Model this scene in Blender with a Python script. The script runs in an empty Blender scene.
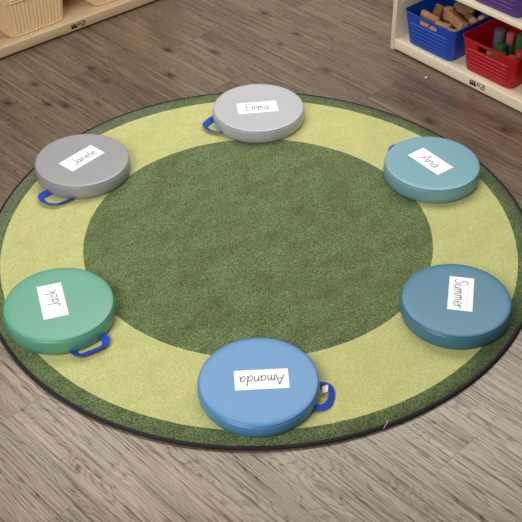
import bpy, bmesh, math, random
from mathutils import Vector, Matrix, noise
random.seed(7)
PI = math.pi
C = bpy.context.scene.collection
S = bpy.context.scene

# ------------------------------------------------------------------ materials
def srgb(r, g, b):
    f = lambda c: (c/255/12.92 if c/255 <= .04045 else ((c/255+.055)/1.055)**2.4)
    return (f(r), f(g), f(b), 1)

class NT:
    def __init__(self, name):
        self.m = bpy.data.materials.new(name); self.m.use_nodes = True
        self.t = self.m.node_tree; self.b = self.t.nodes['Principled BSDF']
    def n(self, typ, **kw):
        x = self.t.nodes.new(typ)
        for k, v in kw.items(): setattr(x, k, v)
        return x
    def l(self, a, b): self.t.links.new(a, b)
    def val(self, sock, v):
        if isinstance(v, bpy.types.NodeSocket): self.l(v, sock)
        else: sock.default_value = v
    def math(self, op, a, b=0.0, c=0.0):
        x = self.n('ShaderNodeMath', operation=op)
        self.val(x.inputs[0], a); self.val(x.inputs[1], b); self.val(x.inputs[2], c)
        return x.outputs[0]
    def mix(self, f, a, b, blend='MIX'):
        x = self.n('ShaderNodeMix', data_type='RGBA', blend_type=blend)
        self.val(x.inputs[0], f); self.val(x.inputs[6], a); self.val(x.inputs[7], b)
        return x.outputs[2]
    def noise(self, vec, scale, detail=2, rough=.5, dist=0):
        x = self.n('ShaderNodeTexNoise'); self.val(x.inputs['Vector'], vec)
        x.inputs['Scale'].default_value = scale; x.inputs['Detail'].default_value = detail
        x.inputs['Roughness'].default_value = rough; x.inputs['Distortion'].default_value = dist
        return x.outputs[0]
    def ramp(self, f, lo, hi):
        x = self.n('ShaderNodeMapRange'); self.val(x.inputs[0], f)
        x.inputs[1].default_value = lo; x.inputs[2].default_value = hi
        return x.outputs[0]
    def comb(self, x, y, z=0.0):
        c = self.n('ShaderNodeCombineXYZ')
        for i, v in enumerate((x, y, z)): self.val(c.inputs[i], v)
        return c.outputs[0]
    def obj(self): return self.n('ShaderNodeTexCoord').outputs['Object']
    def bump(self, h, strength, dist):
        b = self.n('ShaderNodeBump'); b.inputs['Strength'].default_value = strength
        b.inputs['Distance'].default_value = dist; self.l(h, b.inputs['Height'])
        self.l(b.outputs[0], self.b.inputs['Normal'])
    def fin(self, col, rough=.5, spec=.5):
        self.val(self.b.inputs['Base Color'], col); self.val(self.b.inputs['Roughness'], rough)
        self.val(self.b.inputs['Specular IOR Level'], spec)
        return self.m

def plain(name, col, rough=.5, spec=.5, bump=None):
    m = NT(name)
    c = m.mix(m.ramp(m.noise(m.obj(), 30, 3), .3, .7), tuple(x*.94 for x in col[:3])+(1,), col)
    if bump: m.bump(m.noise(m.obj(), bump[0], 3), bump[1], bump[2])
    return m.fin(c, rough, spec)

PLANK_ANG = math.radians(-46)
KNOTS = [(-.487,-.963,.010),(-.488,-1.038,.020),(-.669,-.757,.012),(-.159,-.998,.008),(.118,-.939,.006),
         (.156,-1.042,.022),(.107,-1.102,.012),(.427,-1.113,.014),(-.988,.871,.026),(-.903,1.014,.026),(-.831,.86,.026),
         (-.760,.851,.030),(-.688,1.137,.028),(-.615,1.03,.022),(-.629,.862,.018),(-.375,1.279,.03),
         (-.355,1.071,.03),(.103,1.319,.02),(.175,1.405,.022),(.285,1.096,.026),(.668,.701,.03),(.945,.632,.028),
         (.389,-.819,.014),(-.174,1.257,.03),(.04,1.6,.035)]
def floor_material():
    m = NT('vinyl_plank')
    sep = m.n('ShaderNodeSeparateXYZ'); m.l(m.obj(), sep.inputs[0])
    c, s = math.cos(PLANK_ANG), math.sin(PLANK_ANG)
    X, Y = sep.outputs[0], sep.outputs[1]
    u = m.math('ADD', m.math('MULTIPLY', X, c), m.math('MULTIPLY', Y, s))
    v = m.math('ADD', m.math('MULTIPLY', X, -s), m.math('MULTIPLY', Y, c))
    W, LN = .183, 1.22
    vr = m.math('DIVIDE', m.math('ADD', v, .368), W)
    row = m.math('FLOOR', vr); vf = m.math('SUBTRACT', vr, row)
    ur = m.math('DIVIDE', m.math('SUBTRACT', m.math('SUBTRACT', u, 1.04), m.math('MULTIPLY', row, .851)), LN)
    col = m.math('FLOOR', ur); uf = m.math('SUBTRACT', ur, col)
    wn = m.n('ShaderNodeTexWhiteNoise', noise_dimensions='2D'); m.l(m.comb(row, col), wn.inputs['Vector'])
    rnd = wn.outputs['Value']
    off = m.math('MULTIPLY', rnd, 37.0)
    # knots : swell the grain around them, darken the hearts
    ph = None; dark = None
    for kx, ky, r in KNOTS:
        ku, kv = kx*c+ky*s, -kx*s+ky*c
        du = m.math('MULTIPLY', m.math('SUBTRACT', u, ku), .55); dv = m.math('SUBTRACT', v, kv)
        d2 = m.math('ADD', m.math('MULTIPLY', du, du), m.math('MULTIPLY', dv, dv))
        e1 = m.math('EXPONENT', m.math('MULTIPLY', d2, -1/(2.2*r)**2))
        e2 = m.math('EXPONENT', m.math('MULTIPLY', d2, -1/(.55*r)**2))
        ph = e1 if ph is None else m.math('ADD', ph, e1)
        dark = e2 if dark is None else m.math('ADD', dark, e2)
    warp = m.noise(m.comb(m.math('MULTIPLY', u, 1.6), m.math('MULTIPLY', v, 9.0), off), 1.0, 3, .55)
    phase = m.math('ADD', m.math('ADD', m.math('MULTIPLY', v, 520.0), m.math('MULTIPLY', warp, 120.0)), m.math('MULTIPLY', ph, 17.0))
    fine = m.noise(m.comb(m.math('MULTIPLY', u, 3.2), m.math('MULTIPLY', v, 150.0), off), 1.0, 5, .75)
    phase = m.math('ADD', phase, m.math('MULTIPLY', fine, 5.0))
    rings = m.math('ADD', m.math('MULTIPLY', m.math('SINE', phase), .5), .5)
    broad = m.noise(m.comb(m.math('MULTIPLY', u, 1.3), m.math('MULTIPLY', v, 16.0), off), 1.0, 4, .6)
    streak = m.noise(m.comb(m.math('MULTIPLY', u, 1.6), m.math('MULTIPLY', v, 48.0), off), 1.0, 3, .6)
    cloud = m.noise(m.comb(u, v, off), 3.2, 3, .55)
    base = m.mix(m.ramp(broad, .3, .7), srgb(94, 77, 61), srgb(132, 114, 96))
    base = m.mix(m.math('MULTIPLY', m.ramp(cloud, .42, .75), .55), base, srgb(88, 70, 56))
    base = m.mix(m.math('MULTIPLY', m.ramp(streak, .5, .78), .28), base, srgb(72, 58, 46))
    base = m.mix(m.math('MULTIPLY', m.ramp(rings, .66, 1.0), .34), base, srgb(54, 43, 34))
    base = m.mix(m.math('MULTIPLY', m.ramp(fine, .52, .62), .32), base, srgb(46, 36, 28))
    base = m.mix(m.math('MULTIPLY', m.ramp(fine, .49, .34), .4), base, srgb(166, 150, 130))
    tone = m.math('ADD', .82, m.math('MULTIPLY', rnd, .24))
    base = m.mix(1.0, base, m.comb(tone, tone, tone), 'MULTIPLY')
    base = m.mix(m.math('MINIMUM', m.math('MULTIPLY', dark, m.ramp(m.noise(m.comb(m.math('MULTIPLY', u, 45.0), m.math('MULTIPLY', v, 90.0)), 1.0, 3, .6), .15, .5)), .92), base, srgb(44, 33, 26))
    # seams
    e = m.math('MINIMUM', vf, m.math('SUBTRACT', 1.0, vf)); sv = m.math('LESS_THAN', e, .007)
    e = m.math('MINIMUM', uf, m.math('SUBTRACT', 1.0, uf)); su = m.math('LESS_THAN', e, .0011)
    seam = m.math('MAXIMUM', su, m.math('MULTIPLY', sv, .6))
    base = m.mix(m.math('MULTIPLY', seam, .55), base, srgb(48, 38, 30))
    h = m.math('SUBTRACT', m.math('SUBTRACT', 0.0, m.math('ADD', m.math('MULTIPLY', rings, .5), fine)), m.math('MULTIPLY', seam, 1.0))
    m.b.inputs['Specular Tint'].default_value = (1, .95, .85, 1)
    m.bump(h, .12, .001)
    return m.fin(base, m.math('ADD', .22, m.math('MULTIPLY', fine, .14)), m.math('SUBTRACT', 1.1, m.math('ADD', m.math('MULTIPLY', m.ramp(fine, .51, .60), .75), m.math('MULTIPLY', m.ramp(rings, .7, .95), .35))))

def carpet(name, a, b, patch):
    m = NT(name); o = m.obj(); sp = m.n('ShaderNodeSeparateXYZ'); m.l(o, sp.inputs[0])
    mp = (m.math('MULTIPLY', m.math('ADD', sp.outputs[0], sp.outputs[1]), 5.5), m.math('MULTIPLY', m.math('SUBTRACT', sp.outputs[1], sp.outputs[0]), 11.0))
    g = m.noise(o, 230, 2, .75); p = m.noise(m.comb(*mp), 1.0, 5, .65, .6); q = m.noise(o, 55, 2, .6)
    c = m.mix(m.ramp(g, .40, .60), a, b)
    dk = tuple(x*patch for x in a[:3])+(1,)
    c = m.mix(m.math('MULTIPLY', m.ramp(p, .42, .75), .5), c, dk)
    c = m.mix(m.math('MULTIPLY', m.ramp(q, .52, .75), .25), c, dk)
    m.bump(m.math('ADD', g, m.math('MULTIPLY', q, .6)), .9, .004)
    m.b.inputs['Sheen Weight'].default_value = .12
    return m.fin(c, 1.0, .05)

def vinyl(name, col):
    m = NT(name); o = m.obj()
    c = m.mix(m.ramp(m.noise(o, 9, 3), .3, .7), tuple(x*.96 for x in col[:3])+(1,), col)
    h = m.math('ADD', m.math('MULTIPLY', m.noise(o, 700, 2), .06), m.noise(o, 11, 2))
    m.bump(h, .15, .003)
    return m.fin(c, .34, .5)

def birch(name, a, b, rough=.45, axis=0):
    m = NT(name); mp = m.n('ShaderNodeMapping'); m.l(m.obj(), mp.inputs[0])
    sc = [26, 26, 26]; sc[axis] = 1.6; mp.inputs['Scale'].default_value = sc
    g = m.noise(mp.outputs[0], 1.5, 5, .6, .4); g2 = m.noise(mp.outputs[0], 7, 3, .6)
    c = m.mix(m.ramp(g, .3, .7), a, b)
    c = m.mix(m.math('MULTIPLY', m.ramp(g2, .55, .8), .3), c, tuple(x*.8 for x in a[:3])+(1,))
    return m.fin(c, rough, .4)

M = {}
M['floor'] = floor_material()
M['dark'] = carpet('green_pile', srgb(71, 88, 46), srgb(132, 148, 101), .55)
M['edge'] = carpet('edge_green_pile', srgb(63, 82, 42), srgb(129, 142, 101), .60)
M['lime'] = carpet('lime_pile', srgb(187, 187, 116), srgb(211, 211, 148), .86)
M['binding'] = plain('black_binding', srgb(42, 42, 47), .85, .2, (400, .5, .002))
M['webbing'] = plain('blue_webbing', srgb(42, 76, 187), .7, .3, (900, .5, .001))
M['card'] = plain('white_card', srgb(253, 253, 255), .6, .3)
M['ink'] = plain('black_ink', srgb(28, 28, 32), .6, .3)
M['rule'] = plain('pink_rule', srgb(240, 212, 216), .7, .2)
M['tag'] = plain('tag_white', srgb(232, 230, 228), .7, .2)
M['birch'] = birch('pale_birch', srgb(244, 228, 196), srgb(250, 240, 218))
M['birch_v'] = birch('pale_birch_upright', srgb(242, 225, 190), srgb(250, 238, 214), axis=2)
M['maple'] = birch('tan_maple', srgb(192, 164, 128), srgb(208, 184, 150))
M['maple_v'] = birch('tan_maple_upright', srgb(192, 164, 128), srgb(208, 184, 150), axis=2)
M['wicker'] = plain('woven_tan', srgb(240, 208, 162), .6, .3, (160, .5, .002))
M['log_end'] = birch('cut_wood', srgb(196, 150, 106), srgb(222, 180, 136), .8)
M['bark'] = birch('brown_wood', srgb(170, 122, 84), srgb(212, 164, 120), .8)
M['bark_dark'] = birch('dark_wood', srgb(122, 86, 62), srgb(164, 122, 90), .8)

# ------------------------------------------------------------------ object helpers
def link(name, bm, mats, parent=None, smooth=True):
    me = bpy.data.meshes.new(name); bm.normal_update(); bm.to_mesh(me); bm.free()
    for mt in (mats if isinstance(mats, (list, tuple)) else [mats]): me.materials.append(mt)
    if smooth:
        for p in me.polygons: p.use_smooth = True
    o = bpy.data.objects.new(name, me); C.objects.link(o)
    if parent: o.parent = parent
    return o
def tag(o, label, cat, group=None):
    o['label'] = label; o['category'] = cat
    if group: o['group'] = group
    return o
def thing(name, label, cat, loc=(0, 0, 0), rz=0, group=None):
    o = bpy.data.objects.new(name, None); C.objects.link(o)
    o.location = loc; o.rotation_euler = (0, 0, rz); o.empty_display_size = .05
    return tag(o, label, cat, group)
def box(bm, x0, x1, y0, y1, z0, z1, bev=.002, seg=2):
    r = bmesh.ops.create_cube(bm, size=1)
    for v in r['verts']:
        v.co = Vector(((x0+x1)/2+v.co.x*(x1-x0), (y0+y1)/2+v.co.y*(y1-y0), (z0+z1)/2+v.co.z*(z1-z0)))
    if bev:
        es = list({e for v in r['verts'] for e in v.link_edges})
        bmesh.ops.bevel(bm, geom=es, offset=bev, segments=seg, affect='EDGES', profile=.5)
    return bm
def autosmooth(o, ang=35):
    bm = bmesh.new(); bm.from_mesh(o.data)
    for e in bm.edges:
        if len(e.link_faces) == 2 and e.calc_face_angle(0) > math.radians(ang): e.smooth = False
    bm.to_mesh(o.data); bm.free()
    return o
def lathe(bm, prof, n=128, rad=lambda t: 1.0):
    rings = []
    for r, z in prof:
        if r < 1e-6: rings.append([bm.verts.new((0, 0, z))])
        else:
            rings.append([bm.verts.new((r*rad(2*PI*i/n)*math.cos(2*PI*i/n), r*rad(2*PI*i/n)*math.sin(2*PI*i/n), z)) for i in range(n)])
    for a, b in zip(rings, rings[1:]):
        for i in range(n):
            j = (i+1) % n
            if len(a) == 1: bm.faces.new((a[0], b[j], b[i])) if len(b) > 1 else None
            elif len(b) == 1: bm.faces.new((a[i], a[j], b[0]))
            else: bm.faces.new((a[i], a[j], b[j], b[i]))
    return bm
def torus(bm, R, z, r, n=128, k=8, rad=lambda t: 1.0):
    g = [[bm.verts.new(((R*rad(2*PI*i/n)+r*math.cos(2*PI*j/k))*math.cos(2*PI*i/n), (R*rad(2*PI*i/n)+r*math.cos(2*PI*j/k))*math.sin(2*PI*i/n), z+r*math.sin(2*PI*j/k))) for j in range(k)] for i in range(n)]
    for i in range(n):
        for j in range(k):
            bm.faces.new((g[i][j], g[(i+1) % n][j], g[(i+1) % n][(j+1) % k], g[i][(j+1) % k]))
    return bm
def smoothpath(pts, sub=6):
    P = [Vector(p) for p in pts]
    if len(P) < 3: return [P[0].lerp(P[1], i/4) for i in range(5)]
    P = [2*P[0]-P[1]]+P+[2*P[-1]-P[-2]]; out = []
    for i in range(1, len(P)-2):
        p0, p1, p2, p3 = P[i-1:i+3]
        for k in range(sub):
            t = k/sub
            out.append(.5*((2*p1)+(p2-p0)*t+(2*p0-5*p1+4*p2-p3)*t*t+(3*p1-p0-3*p2+p3)*t**3))
    out.append(P[-2]); return out

# ------------------------------------------------------------------ floor
bm = bmesh.new(); box(bm, -4, 4, -3.4, 4.6, -.03, 0, 0)
fl = link('floor', bm, M['floor'], smooth=False); fl['kind'] = 'structure'
tag(fl, 'grey brown wood plank floor laid diagonally with dark knots', 'floor')

bm = bmesh.new(); box(bm, -4, 4, 3.4, 3.5, 0, 2.9, 0)
wl = link('wall_back', bm, plain('wall_paint', srgb(168, 160, 150), .8, .2), smooth=False); wl['kind'] = 'structure'
tag(wl, 'plain beige wall behind the two shelves', 'wall')

# ------------------------------------------------------------------ rug
RZ = .010
def harm(a2, b2, a3, b3): return lambda t: a2*math.cos(2*t)+b2*math.sin(2*t)+a3*math.cos(3*t)+b3*math.sin(3*t)
hO = harm(-.0026, -.0022, .0056, -.0014); hL = harm(-.0001, -.003, .0026, -.0003); hI = harm(.0024, .0007, .001, -.0009)
rug = thing('round_rug', 'round rug in dark green and lime rings on the plank floor', 'rug', (0, 0, 0))
bm = bmesh.new(); N = 360
jit = lambda i, k: .0012*noise.noise((i*.9, k*7.3, .5))
def ring(f, k, z=RZ): return [bm.verts.new(((f(2*PI*i/N)+jit(i, k))*math.cos(2*PI*i/N), (f(2*PI*i/N)+jit(i, k))*math.sin(2*PI*i/N), z)) for i in range(N)]
fI = lambda t: .5791+hI(t); fL = lambda t: .8533+hL(t); fO = lambda t: .9065+hO(t)
levels = [(lambda t, k=k: fI(t)*k, 0) for k in (.2, .5, .8, 1)]+[(lambda t, k=k: fI(t)*(1-k)+fL(t)*k, 1) for k in (.33, .66, 1)]+[(fO, 2)]
cen = bm.verts.new((0, 0, RZ)); prev = None
for k, (f, mi) in enumerate(levels):
    r = ring(f, k)
    for i in range(N):
        j = (i+1) % N
        fc = bm.faces.new((cen, r[i], r[j])) if prev is None else bm.faces.new((prev[i], r[i], r[j], prev[j]))
        fc.material_index = mi
    prev = r
low = ring(fO, 7, .0005)
for i in range(N):
    bm.faces.new((prev[i], low[i], low[(i+1) % N], prev[(i+1) % N])).material_index = 2
link('pile', bm, [M['dark'], M['lime'], M['edge']], rug)
bm = bmesh.new(); n, kk = 300, 10; g = []
for i in range(n):
    t = 2*PI*i/n; R0 = .9095+hO(t)
    g.append([bm.verts.new(((R0+.0062*math.cos(2*PI*j/kk))*math.cos(t), (R0+.0062*math.cos(2*PI*j/kk))*math.sin(t), .0060+.0058*math.sin(2*PI*j/kk))) for j in range(kk)])
for i in range(n):
    for j in range(kk):
        bm.faces.new((g[i][j], g[(i+1) % n][j], g[(i+1) % n][(j+1) % kk], g[i][(j+1) % kk]))
bo = link('binding', bm, M['binding'], rug); bo['label'] = 'black bound edge'
bm = bmesh.new(); pts = smoothpath([(.340, -.852, .010), (.346, -.842, .0128), (.352, -.834, .0135), (.350, -.826, .013), (.359, -.820, .0125)], 6); rows = []
for p in pts: rows.append([bm.verts.new(p+Vector((.0009*math.cos(2*PI*j/5), 0, .0009*math.sin(2*PI*j/5)))) for j in range(5)])
for a, b in zip(rows, rows[1:]):
    for j in range(5): bm.faces.new((a[j], b[j], b[(j+1) % 5], a[(j+1) % 5]))
link('loose_thread', bm, M['tag'], rug)['label'] = 'pale loose thread'

# ------------------------------------------------------------------ cushions
def ribbon(path, z, w, tilt, th=.0016):
    """webbing strap: path of (x,y[,z]); the band is tipped by tilt from flat"""
    bm = bmesh.new(); pts = smoothpath([(p[0], p[1], p[2] if len(p) > 2 else z) for p in path], 6)
    rows = []
    for i, p in enumerate(pts):
        d = (pts[min(i+1, len(pts)-1)]-pts[max(i-1, 0)]); d.z = 0; d.normalize()
        out = Vector((d.y, -d.x, 0))
        wd = out*math.cos(tilt)+Vector((0, 0, 1))*math.sin(tilt); nn = d.cross(wd).normalized()
        rows.append([bm.verts.new(p+wd*a*w/2+nn*b*th/2) for a, b in ((-1, -1), (1, -1), (1, 1), (-1, 1))])
    for a, b in zip(rows, rows[1:]):
        for k in range(4): bm.faces.new((a[k], a[(k+1) % 4], b[(k+1) % 4], b[k]))
    bm.faces.new(rows[0][::-1]); bm.faces.new(rows[-1])
    bmesh.ops.recalc_face_normals(bm, faces=bm.faces[:])
    return bm

def cushion(x, y, r, h, colour, label, seed, handle=None, tilt=math.radians(30), w=.024, z=.009, tag_xy=None):
    t = thing('round_cushion', label, 'cushion', (x, y, RZ+.0008), 0, 'round floor cushions on the rug')
    mat = vinyl('vinyl_'+colour[0], colour[1]); pm = vinyl('shaded_piping_'+colour[0], tuple(c*.6 for c in colour[1][:3])+(1,))  # darkened cover colour paints the crease shadow into the seam lines
    rnd = random.Random(seed); p1, p2 = rnd.random()*6, rnd.random()*6
    rad = lambda a: 1+.006*math.cos(2*a+p1)+.003*math.cos(3*a+p2)
    b = .0105
    prof = [(0, 0), (r*.6, 0), (r-.012, .0002), (r-.005, .002), (r-.0025, .0055), (r-.0005, .010), (r+.001, h*.35), (r+.001, h*.6), (r-.0002, h-.0125), (r-.0008, h-.0095), (r-.0016, h-.0074),
            (r-.0052, h-.0064), (r-.0056, h-.0056), (r-.0026, h-.0044), (r-.0036, h-.0028), (r-.0058, h-.0017), (r-.0095, h-.0008), (r-.017, h-.0002), (r-.03, h), (r*.6, h), (r*.3, h), (0, h)]
    link('cover', lathe(bmesh.new(), prof, 128, rad), mat, t)
    link('top_seam_shade', torus(bmesh.new(), r-.0042, h-.0060, .0009, 128, 8, rad), pm, t)
    link('bottom_piping', torus(bmesh.new(), r-.0042, .0042, .0017, 128, 8, rad), pm, t)
    if handle:
        o = link('handle', ribbon([(p[0]-x, p[1]-y)+tuple(p[2:]) for p in handle], z, w, tilt), M['webbing'], t)
        autosmooth(o); o['label'] = 'blue webbing handle'
    if tag_xy:
        bm = bmesh.new(); box(bm, -.011, .011, -.0006, .0006, 0, .02, 0)
        bmesh.ops.rotate(bm, verts=bm.verts, cent=(0, 0, 0), matrix=Matrix.Rotation(math.radians(-55), 3, 'X') @ Matrix.Rotation(.5, 3, 'Y'))
        bmesh.ops.rotate(bm, verts=bm.verts, cent=(0, 0, 0), matrix=Matrix.Rotation(math.radians(-70), 3, 'Z'))
        bmesh.ops.translate(bm, verts=bm.verts, vec=(tag_xy[0]-x, tag_xy[1]-y, .008))
        o = link('care_tag', bm, M['tag'], t, False); o['label'] = 'white care tag'
    return t

CUSH = dict(
    grey=(-.6275, .3774, .1695, .0575), pale=(.0076, .7158, .1743, .0553), aqua=(.622, .3257, .1690, .0605),
    green=(-.6075, -.3881, .1690, .0608), blue=(-.0019, -.7082, .1735, .0494), teal=(.6026, -.3872, .1690, .0559))
cushion(*CUSH['grey'], ('mid_grey', srgb(157, 157, 159)), 'mid grey round floor cushion with blue strap at its lower left edge', 1,
        handle=[(-.716, .262), (-.739, .240), (-.752, .230), (-.757, .213), (-.744, .192), (-.725, .180), (-.701, .177), (-.682, .184), (-.658, .200), (-.63, .225)])
cushion(*CUSH['pale'], ('pale_grey', srgb(185, 186, 190)), 'pale silver grey round floor cushion at the far edge of the rug', 2,
        handle=[(-.148, .718), (-.170, .705), (-.184, .686), (-.197, .664), (-.192, .644), (-.178, .628), (-.160, .618), (-.138, .612), (-.115, .608)], w=.022)
cushion(*CUSH['aqua'], ('light_aqua', srgb(123, 168, 181)), 'light aqua round floor cushion beside the pale birch shelf', 3,
        handle=[(.493, .428), (.488, .452, .018), (.494, .473, .024), (.508, .487, .0265), (.522, .487, .024), (.537, .475, .018), (.553, .455)], w=.02)
cushion(*CUSH['green'], ('jade_green', srgb(97, 163, 136)), 'jade green round floor cushion on the left side of the rug', 4,
        handle=[(-.480, -.484), (-.466, -.490), (-.458, -.500), (-.456, -.517), (-.466, -.530), (-.486, -.543), (-.511, -.557), (-.527, -.563), (-.542, -.556), (-.556, -.535)], tilt=math.radians(-28), w=.026, z=.0098)
cushion(*CUSH['blue'], ('sky_blue', srgb(86, 142, 191)), 'sky blue round floor cushion at the near edge of the rug', 5,
        handle=[(.155, -.684), (.174, -.686), (.188, -.688), (.200, -.697), (.205, -.715), (.203, -.742), (.193, -.766), (.177, -.779), (.155, -.782), (.130, -.778)], tilt=math.radians(30), w=.019, tag_xy=(.178, -.712))
cushion(*CUSH['teal'], ('dark_teal', srgb(67, 123, 148)), 'dark teal round floor cushion at the lower right of the rug', 6)

# ------------------------------------------------------------------ name cards with handwriting
BOWL = [(.36, .43), (.22, .55), (.03, .36), (.05, .08), (.2, .01), (.35, .28)]
GL = {
 'A': ([[(0, 0), (.34, 1)], [(.34, 1), (.62, 0)], [(.08, .36), (.54, .40)]], .70),
 'n': ([[(0, .55), (.02, 0)], [(.02, .32), (.17, .54), (.31, .45), (.34, 0)]], .46),
 'a': ([BOWL, [(.37, .55), (.36, .15), (.45, .0)]], .54),
 'E': ([[(.5, .97), (.05, 1)], [(.05, 1), (.03, .0)], [(.03, 0), (.55, .04)], [(.04, .52), (.42, .55)]], .68),
 'm': ([[(0, .55), (.02, 0)], [(.02, .32), (.14, .54), (.24, .45), (.25, 0)], [(.25, .32), (.38, .54), (.49, .45), (.52, 0)]], .66),
 'J': ([[(.32, 1), (.34, .22), (.22, -.08), (.0, .1)]], .46),
 'e': ([[(.04, .27), (.36, .33), (.3, .52), (.14, .53), (.03, .28), (.1, .05), (.25, .0), (.42, .12)]], .48),
 'l': ([[(.05, 1.05), (.05, .12), (.14, 0)]], .24),
 'c': ([[(.36, .44), (.2, .55), (.03, .3), (.12, .03), (.38, .1)]], .46),
 'k': ([[(.03, 1.05), (.03, 0)], [(.36, .56), (.05, .24)], [(.12, .3), (.4, 0)]], .48),
 'd': ([BOWL, [(.39, 1.05), (.36, .15), (.45, 0)]], .54),
 'S': ([[(.5, .84), (.3, 1), (.06, .8), (.2, .56), (.46, .34), (.4, .08), (.18, 0), (0, .12)]], .62),
 'u': ([[(0, .55), (.03, .12), (.16, 0), (.32, .18), (.35, .55)], [(.35, .55), (.36, .1), (.43, 0)]], .52),
 'r': ([[(0, .55), (.03, 0)], [(.03, .3), (.15, .5), (.34, .5)]], .42)}
CW, CH, CT = .1535, .0755, .0007
def name_card(x, y, ang, h, text, bx, pen, label):
    z = RZ+.0008+h+.0002
    t = thing('name_card', label, 'card', (x, y, z), math.radians(ang), 'white name cards on the cushions')
    bm = bmesh.new(); box(bm, -CW/2, CW/2, -CH/2, CH/2, 0, CT, 0)
    link('paper', bm, M['card'], t, False)
    bm = bmesh.new()
    for v in (.2, .78): box(bm, -CW/2+.001, CW/2-.001, CH*(v-.5)-.0006, CH*(v-.5)+.0006, CT, CT+.0002, 0)
    link('ruled_lines', bm, M['rule'], t, False)['label'] = 'faint pink ruled lines'
    u0, u1, v0, v1 = bx
    W = sum(GL[c][1] for c in text)-.1
    bm = bmesh.new(); ox = 0; rnd = random.Random(text)
    for c in text:
        strokes, adv = GL[c]; dy = rnd.uniform(-.03, .03)
        for st in strokes:
            pts = []
            for px, py in smoothpath([(a, b2, 0) for a, b2 in st], 5) and [(p.x, p.y) for p in smoothpath([(a, b2, 0) for a, b2 in st], 5)]:
                fx = (ox+px+.06*py)/W; fy = py+dy
                pts.append(Vector(((u0+(u1-u0)*fx-.5)*CW, (v0+(v1-v0)*fy-.5)*CH, CT+.0004)))
            rows = []
            for i, p in enumerate(pts):
                d = (pts[min(i+1, len(pts)-1)]-pts[max(i-1, 0)]).normalized(); q = Vector((-d.y, d.x, 0))*pen/2
                rows.append((bm.verts.new(p-q), bm.verts.new(p+q)))
            for a, b2 in zip(rows, rows[1:]): bm.faces.new((a[0], b2[0], b2[1], a[1]))
        ox += adv
    link('handwriting', bm, M['ink'], t, False)['label'] = 'handwritten black name'
K = CUSH
name_card(-.6282, .3820, 48.5, K['grey'][3], 'Janele', (.22, .86, .27, .74), .0024, 'white name card on the mid grey cushion')
name_card(.0039, .7084, 7.6, K['pale'][3], 'Emma', (.20, .77, .28, .84), .0024, 'white name card on the pale silver grey cushion')
name_card(.6154, .3300, -53.9, K['aqua'][3], 'Ana', (.24, .76, .26, .78), .0024, 'white name card on the light aqua cushion')
name_card(-.6264, -.3802, 106.6, K['green'][3], 'Jack', (.30, .80, .26, .74), .0024, 'white name card on the jade green cushion')
name_card(.0070, -.7082, -177.0, K['blue'][3], 'Amanda', (.08, .90, .30, .80), .0024, 'white name card on the sky blue cushion')
name_card(.6190, -.3668, -101.2, K['teal'][3], 'Summer', (.08, .94, .24, .76), .0020, 'white name card on the dark teal cushion')

# ------------------------------------------------------------------ shelves
def text_mesh(txt, size):
    cu = bpy.data.curves.new('t', 'FONT'); cu.body = txt; cu.size = size; cu.extrude = .0003; cu.resolution_u = 3
    o = bpy.data.objects.new('t', cu); C.objects.link(o)
    dg = bpy.context.evaluated_depsgraph_get(); me = bpy.data.meshes.new_from_object(o.evaluated_get(dg))
    bpy.data.objects.remove(o); bpy.data.curves.remove(cu)
    return me
def logo(parent, s0, z0, w):
    """small black mark: a row of child figures on blocks, big letters and a small line beneath"""
    bm = bmesh.new(); k = w/.085
    for i in range(3):
        x = i*.0105*k; zz = (.0 if i != 1 else .002)*k
        box(bm, x, x+.0096*k, -.0005, .0003, zz, zz+.0095*k, 0)
        box(bm, x+.002*k, x+.0076*k, -.0005, .0003, zz+.0112*k, zz+.0165*k, .0004, 1)
        box(bm, x+.003*k, x+.0066*k, -.0005, .0003, zz+.0176*k, zz+.0215*k, .001, 2)
        box(bm, x+.0002*k, x+.0018*k, -.0005, .0003, zz+.0125*k, zz+.0195*k, 0)
    for txt, size, x, z in (('ECR', .0235*k, .034*k, .0075*k), ('4KIDS', .0085*k, .052*k, .0*k)):
        me = text_mesh(txt, size)
        me.transform(Matrix.Translation((x, 0, z)) @ Matrix.Rotation(PI/2, 4, 'X'))
        bm.from_mesh(me); bpy.data.meshes.remove(me)
    bmesh.ops.translate(bm, verts=bm.verts, vec=(s0, -.0004, z0))
    link('logo', bm, M['ink'], parent, False)['label'] = 'small black printed logo'

SD = .38
def shelf(A, dd, s0, s1, h, mid, mats, name, label, logo_at, logo_w, front_round):
    rz = math.atan2(dd[1], dd[0])
    t = thing(name, label, 'shelf', (A[0], A[1], 0), rz)
    hor, ver = mats
    for a in (s0, s1-.022):
        bm = box(bmesh.new(), a, a+.022, 0, SD, 0, h, .003); autosmooth(link('side_panel', bm, ver, t))
    bm = box(bmesh.new(), s0+.022, s1-.022, .0012, SD-.006, .007, BT, front_round, 3); autosmooth(link('bottom_board', bm, hor, t))
    bm = box(bmesh.new(), s0+.022, s1-.022, .0012, SD-.006, mid-.020, mid, .003); autosmooth(link('middle_board', bm, hor, t))
    bm = box(bmesh.new(), s0+.022, s1-.022, .0012, SD-.006, h-.020, h, .003); autosmooth(link('top_board', bm, hor, t))
    bm = box(bmesh.new(), s0+.022, s1-.022, SD-.006, SD, .007, h, 0); link('back_panel', bm, hor, t, False)
    logo(t, logo_at[0], logo_at[1], logo_w)
    return t
BT = .052
RA, RD = (.58944, 1.24838), (.65111, -.75898)
LA, LD = (-1.07813, 1.20410), (.77018, .63783)
shelf(RA, RD, -.029, 1.18, .74, .358, (M['birch'], M['birch_v']), 'bin_shelf', 'pale birch storage shelf holding bright plastic bins', (.408, .020), .088, .004)
BT = .056
shelf(LA, LD, -.45, .93, .74, .347, (M['maple'], M['maple_v']), 'basket_shelf', 'tan wooden storage shelf holding woven baskets', (.357, .022), .082, .008)

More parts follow.
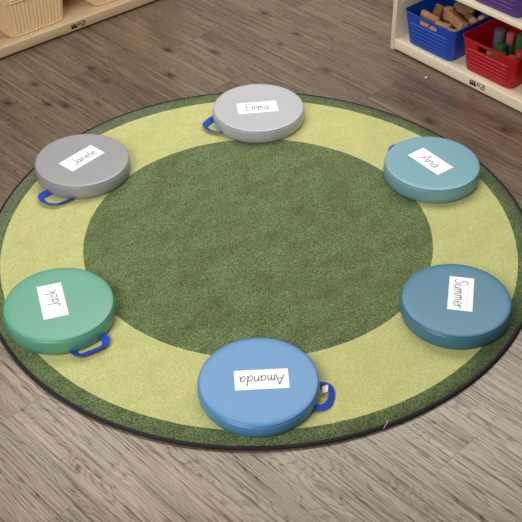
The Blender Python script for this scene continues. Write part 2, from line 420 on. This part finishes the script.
class Frame:
    def __init__(s, A, D): s.A = Vector((A[0], A[1], 0)); s.D = Vector((D[0], D[1], 0)); s.B = Vector((-D[1], D[0], 0)); s.rz = math.atan2(D[1], D[0])
    def p(s, a, b, z): return s.A+s.D*a+s.B*b+Vector((0, 0, z))
FR, FL = Frame(RA, RD), Frame(LA, LD)

# ------------------------------------------------------------------ plastic bins
def rrect(w, d, rc, fr, nc=6):
    """rounded rectangle, counter-clockwise from the front left; fr = fractions along front and back"""
    pts = []; fl = []
    x0, x1, y0, y1 = -w/2, w/2, -d/2, d/2
    for f in fr: pts.append((x0+rc+(w-2*rc)*f, y0)); fl.append('F')
    for i in range(1, nc): a = -PI/2+PI/2*i/nc; pts.append((x1-rc+rc*math.cos(a), y0+rc+rc*math.sin(a))); fl.append('c')
    for f in (0, .33, .66, 1): pts.append((x1, y0+rc+(d-2*rc)*f)); fl.append('S')
    for i in range(1, nc): a = PI/2*i/nc; pts.append((x1-rc+rc*math.cos(a), y1-rc+rc*math.sin(a))); fl.append('c')
    for f in fr: pts.append((x1-rc-(w-2*rc)*f, y1)); fl.append('K')
    for i in range(1, nc): a = PI/2+PI/2*i/nc; pts.append((x0+rc+rc*math.cos(a), y1-rc+rc*math.sin(a))); fl.append('c')
    for f in (0, .33, .66, 1): pts.append((x0, y1-rc-(d-2*rc)*f)); fl.append('S')
    for i in range(1, nc): a = PI+PI/2*i/nc; pts.append((x0+rc+rc*math.cos(a), y0+rc+rc*math.sin(a))); fl.append('c')
    return pts, fl
def plastic_bin(pos, rz, colour, label, w=.275, d=.33, h=.148, taper=.019):
    t = thing('plastic_bin', label, 'bin', pos, rz, 'plastic storage bins')
    FRC = [0, .02, .04, .25, .262, .70, .712, .96, .98, 1]
    # heights; grooves between ribs on the long faces; slot between SL0 and SL1
    ZS = [0, .004, .016]; RIB = [0, 0, 0]
    z = .022
    for i in range(5):
        ZS += [z, z+.003, z+.012, z+.015]; RIB += [0, .0034, .0034, 0]; z += .0172
    SL0, SL1 = h-.037, h-.0125
    ZS += [SL0, SL1, h-.008, h-.006, h]; RIB += [0, 0, 0, 0, 0]
    bm = bmesh.new(); th = .0035
    def shell(inset, zoff, ribk, rim):
        rows = []
        for z, rb in zip(ZS, RIB):
            f = z/h; ww = w-2*taper*(1-f)-2*inset; dp = d-2*taper*(1-f)-2*inset
            cut = .004 if z == 0 else 0
            pts, fl = rrect(ww-2*cut, dp-2*cut, .026-inset, FRC); row = []
            for i, ((px, py), k) in enumerate(zip(pts, fl)):
                o = rb*ribk if k in 'FK' and i % 1 == 0 else 0
                if k == 'F':
                    fi = i; o = rb*ribk if 1 < fi < 8 else 0; py -= o
                if k == 'K':
                    py += rb*ribk if True else 0
                if rim and z >= h-.0065:
                    L = math.hypot(px, py); px *= 1+.0012/L; py *= 1+.0012/L
                row.append(bm.verts.new((px, py, z+(zoff*(1-f)))))
            rows.append(row)
        return rows, fl
    O, fl = shell(0, 0, 1, True); I, _ = shell(th, th, 0, False)
    n = len(O[0]); zi = ZS.index(SL0)
    slot = lambda i, r: r == zi and fl[i] in 'FK' and fl[(i+1) % n] == fl[i] and (fl[:i].count(fl[i]) in (4,))
    for r in range(len(O)-1):
        for i in range(n):
            j = (i+1) % n
            if slot(i, r):
                for a, b in (((r, i), (r, j)), ((r, j), (r+1, j)), ((r+1, j), (r+1, i)), ((r+1, i), (r, i))):
                    bm.faces.new((O[a[0]][a[1]], O[b[0]][b[1]], I[b[0]][b[1]], I[a[0]][a[1]]))
                continue
            bm.faces.new((O[r][i], O[r][j], O[r+1][j], O[r+1][i])); bm.faces.new((I[r][j], I[r][i], I[r+1][i], I[r+1][j]))
    for i in range(n): bm.faces.new((O[-1][i], O[-1][(i+1) % n], I[-1][(i+1) % n], I[-1][i]))
    bm.faces.new(O[0][::-1]); bm.faces.new(I[0])
    bmesh.ops.recalc_face_normals(bm, faces=bm.faces[:])
    o = link('tub', bm, plain('plastic_'+colour[0], colour[1], .38, .5), t); autosmooth(o, 28)
    # rolled rim lip just outside the wall
    bm = bmesh.new(); pts, _ = rrect(w+.004, d+.004, .028, FRC); rows = []
    for dx, zz in ((-.001, h-.005), (.0006, h-.003), (.0004, h+.0002), (-.003, h+.0012), (-.006, h-.0002)):
        pp, _ = rrect(w+.004+2*dx, d+.004+2*dx, .028+dx, FRC); rows.append([bm.verts.new((a, b, zz)) for a, b in pp])
    for r in range(4):
        for i in range(n): bm.faces.new((rows[r][i], rows[r][(i+1) % n], rows[r+1][(i+1) % n], rows[r+1][i]))
    autosmooth(link('rim', bm, o.data.materials[0], t), 40)
    return t
ZB = .052+.0005
blue_col = ('blue', srgb(18, 76, 187)); red_col = ('red', srgb(183, 9, 31))
plastic_bin(FR.p(.163, .168, ZB), FR.rz, blue_col, 'blue plastic bin full of wood pieces on the pale birch shelf')
plastic_bin(FR.p(.464, .178, ZB), FR.rz, red_col, 'red plastic bin of coloured blocks on the pale birch shelf')
plastic_bin(FR.p(.762, .172, ZB), FR.rz, ('orange', srgb(238, 128, 20)), 'orange plastic bin at the right edge beside the red bin')
plastic_bin(FR.p(.456, .168, .3585), FR.rz, ('purple', srgb(84, 50, 134)), 'purple plastic bin on the upper shelf above the red bin')

# ------------------------------------------------------------------ wood pieces in the blue bin
def log(center, axis, length, r, dark, label, seed, sq=0):
    rnd = random.Random(seed); bm = bmesh.new(); n = 16; rows = []
    ph = rnd.random()*6
    for k, (f, rr) in enumerate(((0, .86), (.03, .98), (.25, 1.02), (.5, .98), (.75, 1.01), (.97, .98), (1, .86))):
        row = []
        for i in range(n):
            a = 2*PI*i/n
            q = (1+.07*math.sin(2*a+ph)+.04*math.sin(3*a+ph*2+k*.3))*rr*r
            if sq: q *= 1/max(abs(math.cos(a)), abs(math.sin(a)), .78)*.88
            row.append(bm.verts.new((q*math.cos(a), q*math.sin(a), (f-.5)*length)))
        rows.append(row)
    for k in range(6):
        for i in range(n):
            bm.faces.new((rows[k][i], rows[k][(i+1) % n], rows[k+1][(i+1) % n], rows[k+1][i])).material_index = 0 if 0 < k < 5 else 1
    bm.faces.new(rows[0][::-1]).material_index = 1; bm.faces.new(rows[-1]).material_index = 1
    q = Vector((0, 0, 1)).rotation_difference(Vector(axis).normalized())
    o = link('wood_piece', bm, [M['bark_dark'] if dark else M['bark'], M['log_end']]); autosmooth(o, 40)
    o.rotation_mode = 'QUATERNION'; o.rotation_quaternion = q; o.location = center
    return tag(o, label, 'wood block', 'wood pieces in the blue bin')
def L(s, t, z, ds, dt, dz, ln, r, dark, label, seed, sq=0):
    log(FR.p(s, t, z+.007), FR.D*ds+FR.B*dt+Vector((0, 0, dz)), ln, r, dark, label, seed, sq)
L(.118, .070, .171, 1, .10, -.10, .085, .0165, 0, 'brown wood piece lying just behind the handle slot of the blue bin', 11)
L(.108, .128, .172, .1, .3, .9, .055, .0195, 1, 'upright dark wood piece behind the slot, leftmost of the upright pair', 12)
L(.150, .140, .174, .2, -.2, .9, .058, .0185, 0, 'upright lighter wood piece, right one of the upright pair in the blue bin', 13)
L(.198, .058, .164, 1, .25, .0, .065, .0195, 0, 'short pale wood piece in front of the long pale one', 14)
L(.218, .112, .180, 1, -.30, -.05, .115, .0215, 0, 'long pale wood piece lying across the top of the pile', 15, 1)
L(.178, .205, .175, 1, .15, 0, .085, .026, 1, 'large dark wood piece at the back of the blue bin', 16, 1)
L(.240, .180, .168, .8, -.5, .1, .06, .021, 1, 'dark wood piece between the long pale one and the back right corner', 17)
L(.270, .222, .172, .25, -1, .1, .05, .0175, 0, 'wood piece with its round cut end showing at the right', 18)
L(.258, .054, .158, .9, .4, .1, .05, .0175, 0, 'small wood piece tucked in the front right corner of the blue bin', 19)
L(.118, .030, .146, 1, .05, 0, .055, .015, 0, 'pale wood piece seen through the left half of the handle slot', 20)
L(.182, .030, .145, 1, -.05, .0, .052, .015, 0, 'pale wood piece seen through the right half of the handle slot', 21)
# the pieces under them that carry the pile
for i, (s, t, z, ds, dt, ln, r) in enumerate([(.10, .10, .128, 1, .1, .09, .023), (.172, .095, .127, .2, 1, .08, .022), (.250, .13, .126, .05, 1, .09, .021), (.12, .18, .127, 1, -.2, .10, .023), (.20, .225, .128, 1, 0, .10, .022),
      (.09, .07, .080, 1, 0, .08, .022), (.19, .07, .080, 1, 0, .10, .022), (.12, .14, .080, 1, 0, .12, .022), (.23, .16, .080, .2, 1, .10, .022), (.14, .22, .080, 1, 0, .12, .022), (.24, .06, .106, 1, 0, .04, .018), (.10, .042, .112, 1, 0, .05, .016), (.18, .045, .112, 1, 0, .06, .016)]):
    log(FR.p(s, t, z), FR.D*ds+FR.B*dt, ln, r, i % 2, 'brown wood piece buried in the pile in the blue bin', 40+i)

# ------------------------------------------------------------------ coloured blocks in the red bin
def block(kind, s, t, z0, dims, cols, label, rz=0):
    """cylinder or rounded brick standing at z0; cols = one colour, or (body, top part)"""
    o = None; pos = FR.p(s, t, z0)
    def shape(kind, dims, a, b):
        bm = bmesh.new()
        if kind == 'cyl':
            r = dims[0]; e = .003
            lathe(bm, [(0, a), (r-e, a), (r-.001, a+.001), (r, a+e), (r, b-e), (r-.001, b-.001), (r-e, b), (0, b)], 28)
        elif kind == 'ball':
            bmesh.ops.create_uvsphere(bm, u_segments=24, v_segments=14, radius=dims[0])
            for v in bm.verts: v.co.z += dims[0]
        else: box(bm, -dims[0]/2, dims[0]/2, -dims[1]/2, dims[1]/2, a, b, .004, 2)
        return bm
    H = dims[-1]
    if len(cols) == 1:
        o = link('toy_block', shape(kind, dims, 0, H), plain('paint_'+str(len(bpy.data.materials)), cols[0], .5, .4)); autosmooth(o)
        o.location = pos; o.rotation_euler = (0, 0, FR.rz+rz)
        return tag(o, label, 'block', 'coloured blocks in the red bin')
    t_ = thing('toy_block', label, 'block', pos, FR.rz+rz, 'coloured blocks in the red bin')
    autosmooth(link('body', shape(kind, dims, 0, H*.66), plain('paint_'+str(len(bpy.data.materials)), cols[0], .5, .4), t_))
    c = link('top', shape(kind, dims, H*.66, H), plain('paint_'+str(len(bpy.data.materials)), cols[1], .5, .4), t_); autosmooth(c); c['label'] = 'pink top'
zb = ZB+.0045
block('cyl', .400, .165, zb, (.022, .142), [srgb(92, 98, 112)], 'slate grey upright cylinder block at the left of the red bin')
block('box', .455, .110, zb, (.034, .034, .120), [srgb(56, 104, 60)], 'dark green square block standing before the grey cylinder')
block('cyl', .446, .176, zb, (.0165, .140), [srgb(50, 126, 122), srgb(190, 100, 102)], 'teal cylinder block with pink top in the red bin')
block('box', .500, .200, zb, (.06, .04, .145), [srgb(52, 104, 62)], 'large green block at the right behind the teal cylinder')
block('cyl', .424, .083, zb, (.013, .085), [srgb(176, 138, 84)], 'tan peg beside the left end of the handle slot')
block('box', .545, .062, zb, (.038, .040, .118), [srgb(196, 104, 36)], 'orange block in the front right corner of the red bin')
block('cyl', .548, .110, zb, (.017, .126), [srgb(206, 54, 80)], 'pink cylinder block behind the orange block in the red bin')
block('box', .485, .062, zb, (.05, .036, .115), [srgb(84, 110, 46)], 'olive green block seen through the handle slot of the red bin')

# ------------------------------------------------------------------ woven baskets on the tan shelf
def basket(pos, rz, label, w=.286, d=.30, h=.185, taper=.012):
    t = thing('woven_basket', label, 'basket', pos, rz, 'woven baskets on the tan shelf')
    NB = 720; nv = 22
    def outline(z, inset):
        f = z/h; W_ = w-2*taper*(1-f)-2*inset; D_ = d-2*taper*(1-f)-2*inset; rc = .035
        per = 2*(W_+D_-4*rc)+2*PI*rc; pts = []
        for i in range(NB):
            s = per*i/NB
            segs = [(W_-2*rc, 0), (PI*rc/2, 1), (D_-2*rc, 0), (PI*rc/2, 1)]*2
            x, y, a = -W_/2+rc, -D_/2, 0.0
            for k, (ln, cv) in enumerate(segs[:8]):
                u = min(s, ln)
                if cv:
                    cx, cy = x-math.sin(a)*rc, y+math.cos(a)*rc; aa = a+u/rc
                    x, y = cx+math.sin(aa)*rc, cy-math.cos(aa)*rc; a = aa
                else: x += u*math.cos(a); y += u*math.sin(a)
                s -= u
                if s <= 1e-9: break
            pts.append((x, y, math.sin(a), -math.cos(a)))
        return pts, per
    bm = bmesh.new(); rows = []
    for k in range(nv+1):
        z = h*k/nv; o, per = outline(z, 0); row = []
        nst = 62
        for i, (x, y, nx, ny) in enumerate(o):
            s = i/NB*nst; rd = (.0060+.0015*noise.noise((math.floor(s)*5.3, .2, .7)))*abs(math.sin(PI*(s+.22*noise.noise((z*25, math.floor(s)*3.1, 0)))))
            row.append(bm.verts.new((x+nx*rd, y+ny*rd, z)))
        rows.append(row)
    inn = []
    for z in (h, h*.5, .004):
        o, _ = outline(z, .005); inn.append([bm.verts.new((x, y, z)) for x, y, _, _ in o])
    for a, b in zip(rows+inn, (rows+inn)[1:]):
        for i in range(NB): bm.faces.new((a[i], a[(i+1) % NB], b[(i+1) % NB], b[i]))
    bm.faces.new(inn[-1]); bm.faces.new(rows[0][::-1])
    link('body', bm, M['wicker'], t)
    def braid(z, r, out, nm, turns):
        bm = bmesh.new(); o, per = outline(z, -out); k = 8; g = []
        for i in range(0, NB, 2):
            x, y, nx, ny = o[i]; rr = r*(1+.22*abs(math.sin(PI*turns*i/NB)))
            g.append([bm.verts.new((x+nx*rr*math.cos(2*PI*j/k), y+ny*rr*math.cos(2*PI*j/k), z+rr*math.sin(2*PI*j/k)*1.1)) for j in range(k)])
        n = len(g)
        for i in range(n):
            for j in range(k): bm.faces.new((g[i][j], g[(i+1) % n][j], g[(i+1) % n][(j+1) % k], g[i][(j+1) % k]))
        link(nm, bm, M['wicker'], t)
    braid(.0052, .0042, .0005, 'base_braid', 110)
    braid(h-.022, .0055, .0025, 'rim_band', 90); braid(h-.010, .0055, .003, 'rim_band', 90); braid(h+.002, .006, .002, 'rim_band', 90)
    return t
basket(FL.p(.221, .176, .0565), FL.rz, 'tan woven basket at the left end of the tan shelf')
basket(FL.p(.652, .184, .0565), FL.rz, 'tan woven basket right of the printed mark, cut off by the top edge')

# ------------------------------------------------------------------ a scrap on the floor, a loose thread on the binding
bm = bmesh.new()
bmesh.ops.create_icosphere(bm, subdivisions=2, radius=.0055)
for v in bm.verts:
    v.co *= 1+.3*noise.noise(v.co*300); v.co.z = v.co.z*.45+.0024
sc = link('paper_scrap', bm, M['card']); sc.location = (.693, 1.021, .0002)
tag(sc, 'tiny white paper scrap on the floor before the birch shelf', 'scrap')

# ------------------------------------------------------------------ light
def area(name, loc, tgt, sx, sy, power, col=(1, 1, 1)):
    l = bpy.data.lights.new(name, 'AREA'); l.shape = 'RECTANGLE'; l.size = sx; l.size_y = sy; l.energy = power; l.color = col
    o = bpy.data.objects.new(name, l); C.objects.link(o); o.location = loc
    o.rotation_euler = (Vector(tgt)-Vector(loc)).to_track_quat('-Z', 'Y').to_euler()
    return o
area('ceiling_light', (.25, 1.75, 2.8), (.25, 1.75, 0), 4.0, 1.8, 90, (1, .985, .95))
area('ceiling_light', (-1.4, -2.3, 2.55), (.2, .4, 0), 1.8, 1.4, 80, (1, .985, .96))
w = bpy.data.worlds.new('room_light'); S.world = w; w.use_nodes = True
w.node_tree.nodes['Background'].inputs[0].default_value = (1, .97, .93, 1)
w.node_tree.nodes['Background'].inputs[1].default_value = .13

# ------------------------------------------------------------------ camera
cam = bpy.data.cameras.new('camera'); co = bpy.data.objects.new('camera', cam); C.objects.link(co)
pitch, roll = .70302, -.01301
c, s = math.cos(pitch), math.sin(pitch)
fw = Vector((0, c, -s)); right = Vector((1, 0, 0)); up = Vector((0, s, c))
r_ = right*math.cos(roll)+up*math.sin(roll); u_ = -right*math.sin(roll)+up*math.cos(roll)
mt = Matrix((r_, u_, -fw)).transposed().to_4x4(); mt.translation = (.00964, -2.79780, 2.26853)
co.matrix_world = mt
cam.sensor_width = 36; cam.sensor_fit = 'HORIZONTAL'; cam.lens = 36*1072.72/522
cam.clip_start = .05
S.camera = co
S.view_settings.view_transform = 'Standard'; S.view_settings.look = 'None'
S.view_settings.exposure = .22; S.view_settings.gamma = 1; S.view_settings.use_curve_mapping = False
